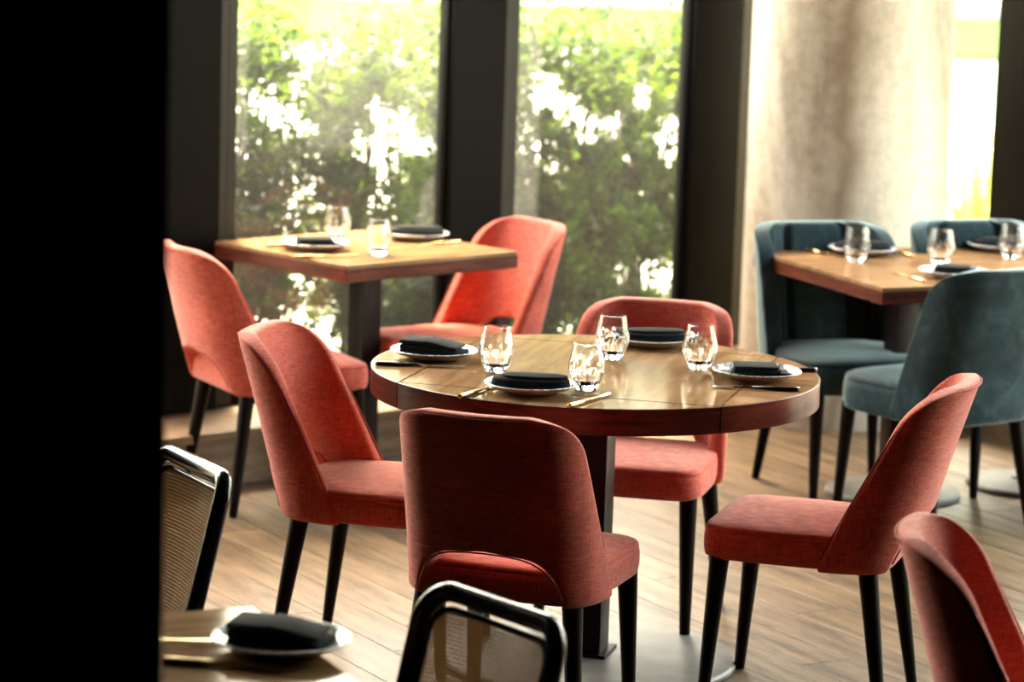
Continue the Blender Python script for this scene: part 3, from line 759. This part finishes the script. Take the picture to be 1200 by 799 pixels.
def shrub(s, n, h, rad, nleaf, seed, label, group):
    rr = random.Random(seed); base = wp(s, n); root = empty('hedge_shrub', base); tag(root, label, 'shrub', group)
    V, F = [], []; SV = []; made = 0
    stems = []
    for k in range(9):
        a = rr.uniform(0, 2*PI); rd = rad*rr.uniform(0.2, 0.95); P = [Vector((0.05*math.cos(a), 0.05*math.sin(a), 0))]
        for q in (0.3, 0.6, 1.0): P.append(Vector((rd*q*math.cos(a)+rr.uniform(-.03, .03), rd*q*math.sin(a)+rr.uniform(-.03, .03), h*q*rr.uniform(0.86, 1.0))))
        stems.append(P); SV.append(tube(P, [0.011, 0.009, 0.006, 0.003], 6))
    tries = 0
    while made < nleaf and tries < nleaf*4:
        tries += 1; P = rr.choice(stems); q = rr.random()**0.8*2.999; i = int(q); f = q-i
        p = P[i]*(1-f)+P[i+1]*f + Vector((rr.gauss(0, 0.09), rr.gauss(0, 0.09), rr.gauss(0, 0.06)))
        if p.z < 0.02 or p.z > h*1.06: continue
        wpnt = p+base; ss, nn_, zz = wpnt.dot(WD), wpnt.dot(WN), p.z
        # where the hedge is thin the leaves are sparse
        if any(((ss-gs-(nn_-8.9)*0.95)**2+(zz-gz+(nn_-8.9)*0.12)**2) < gr*gr and rr.random() < 0.93 for gs, gz, gr in gaps): continue
        if nn_ < 8.28: continue
        if nz_.noise(wpnt*5.0) + 0.5*nz_.noise(wpnt*13.0) < -0.16: continue
        az = rr.uniform(0, 2*PI)
        for k in range(5):
            d = Vector((math.cos(az+rr.uniform(-1.1, 1.1)), math.sin(az+rr.uniform(-1.1, 1.1)), rr.uniform(-0.5, 0.9))).normalized()
            leaf(V, F, p, d, rr.uniform(0.035, 0.075), rr.uniform(0.006, 0.010), rr)
        made += 1
    o = mesh_obj('foliage', V, F, M_leaf, root, smooth=False); o['kind'] = 'stuff'
    V, F = join(SV); o = mesh_obj('stems', V, F, M_bark, root)
    return root
pos = ['behind the left end of the left window', 'behind the left window, second from its left end', 'behind the middle of the left window', 'behind the right end of the left window',
       'hidden partly by the post between the two windows', 'behind the left end of the middle window', 'behind the middle of the middle window', 'behind the right half of the middle window', 'behind the right end of the middle window beside the post']
for i in range(9):
    s = 6.72+0.325*i
    shrub(s, 8.95+0.10*math.sin(i*2.1), 1.42+0.05*math.sin(i*1.7), 0.27, 2100, 20+i, 'leafy green hedge shrub ' + pos[i], 'hedge shrubs outside the windows')
for i in range(7):
    shrub(6.38-0.42*i, 8.95, 1.38, 0.27, 1500 if i < 3 else 500, 50+i, 'leafy green hedge shrub behind the black pillar, %s from the left window' % ['first', 'second', 'third', 'fourth', 'fifth', 'sixth', 'seventh'][i], 'hedge shrubs outside behind the pillar')

# tall grass clumps outside the right window
for i, (t_, n_) in enumerate([(-1.25, 0.95), (-0.95, 1.25), (-0.7, 0.85)]):
    base = rp(t_, n_, -0.06); root = empty('grass_clump', base)
    tag(root, 'clump of tall pale grass outside the right window ' + ['beside the column', 'at its centre', 'beside the dark post'][i], 'grass', 'grass clumps outside the right window')
    rr = random.Random(90+i); V, F = [], []
    for k in range(800):
        a = rr.uniform(0, 2*PI); b0 = Vector((rr.gauss(0, 0.12), rr.gauss(0, 0.12), 0)); hh = rr.uniform(0.45, 1.1); ben = rr.uniform(0.05, 0.3); wd_ = Vector((-math.sin(a), math.cos(a), 0))*0.006
        pts = [b0+Vector((math.cos(a), math.sin(a), 0))*ben*q*q+Vector((0, 0, hh*q)) for q in (0, 0.35, 0.7, 1)]
        b = len(V)
        for q, p in enumerate(pts): V += [p-wd_*(1-q*0.3), p+wd_*(1-q*0.3)]
        F += [(b+2*q, b+2*q+1, b+2*q+3, b+2*q+2) for q in range(3)]
    o = mesh_obj('blades', V, F, M_grass, root, smooth=False); o['kind'] = 'stuff'
# far lawn verge and trees across the road, the row filled out to green the table reflections
bm = bmesh.new(); box(bm, 9, 38.5, -0.03, 60, 9, 0.08); tag(bm_obj('lawn_verge', bm, M_lawn), kind='structure')
TREES = [(-22, 46, 'farthest left, out beyond the hedge'), (-14.5, 48, 'second from the left beyond the hedge'), (-7, 47, 'beyond the left window'), (0.5, 49, 'beyond the middle window'),
         (8.0, 48, 'at the top of the right window'), (15.5, 46, 'just past the right window post'), (23, 42, 'well right of the right window'), (30, 36, 'far off to the right'), (36, 28, 'farthest to the right')]
for i, (x, y, where) in enumerate(TREES):
    h = 10+(i % 3); rd = 3.5; root = empty('roadside_tree', (x, y, -0.06)); rr = random.Random(200+i)
    tag(root, 'large green tree across the road ' + where, 'tree', 'trees across the road')
    V, F = tube([(0, 0, 0), (0.05, 0, 1.2), (0, 0.05, h*0.7)], [0.26, 0.2, 0.08], 10); mesh_obj('trunk', V, F, M_bark, root)
    V, F = [], []
    for k in range(3600):
        d = Vector((rr.gauss(0, 1), rr.gauss(0, 1), rr.gauss(0, 1))).normalized()*rr.random()**0.4; p = Vector((d.x*rd, d.y*rd*0.8, h*0.53+d.z*h*0.47))
        if p.z < 0.25: continue
        q = Vector((rr.gauss(0, 1), rr.gauss(0, 1), rr.gauss(0, 1))).normalized(); leaf(V, F, p, q, 0.62, 0.16, rr)
    o = mesh_obj('crown', V, F, M_treeleaf, root, smooth=False); o['kind'] = 'stuff'
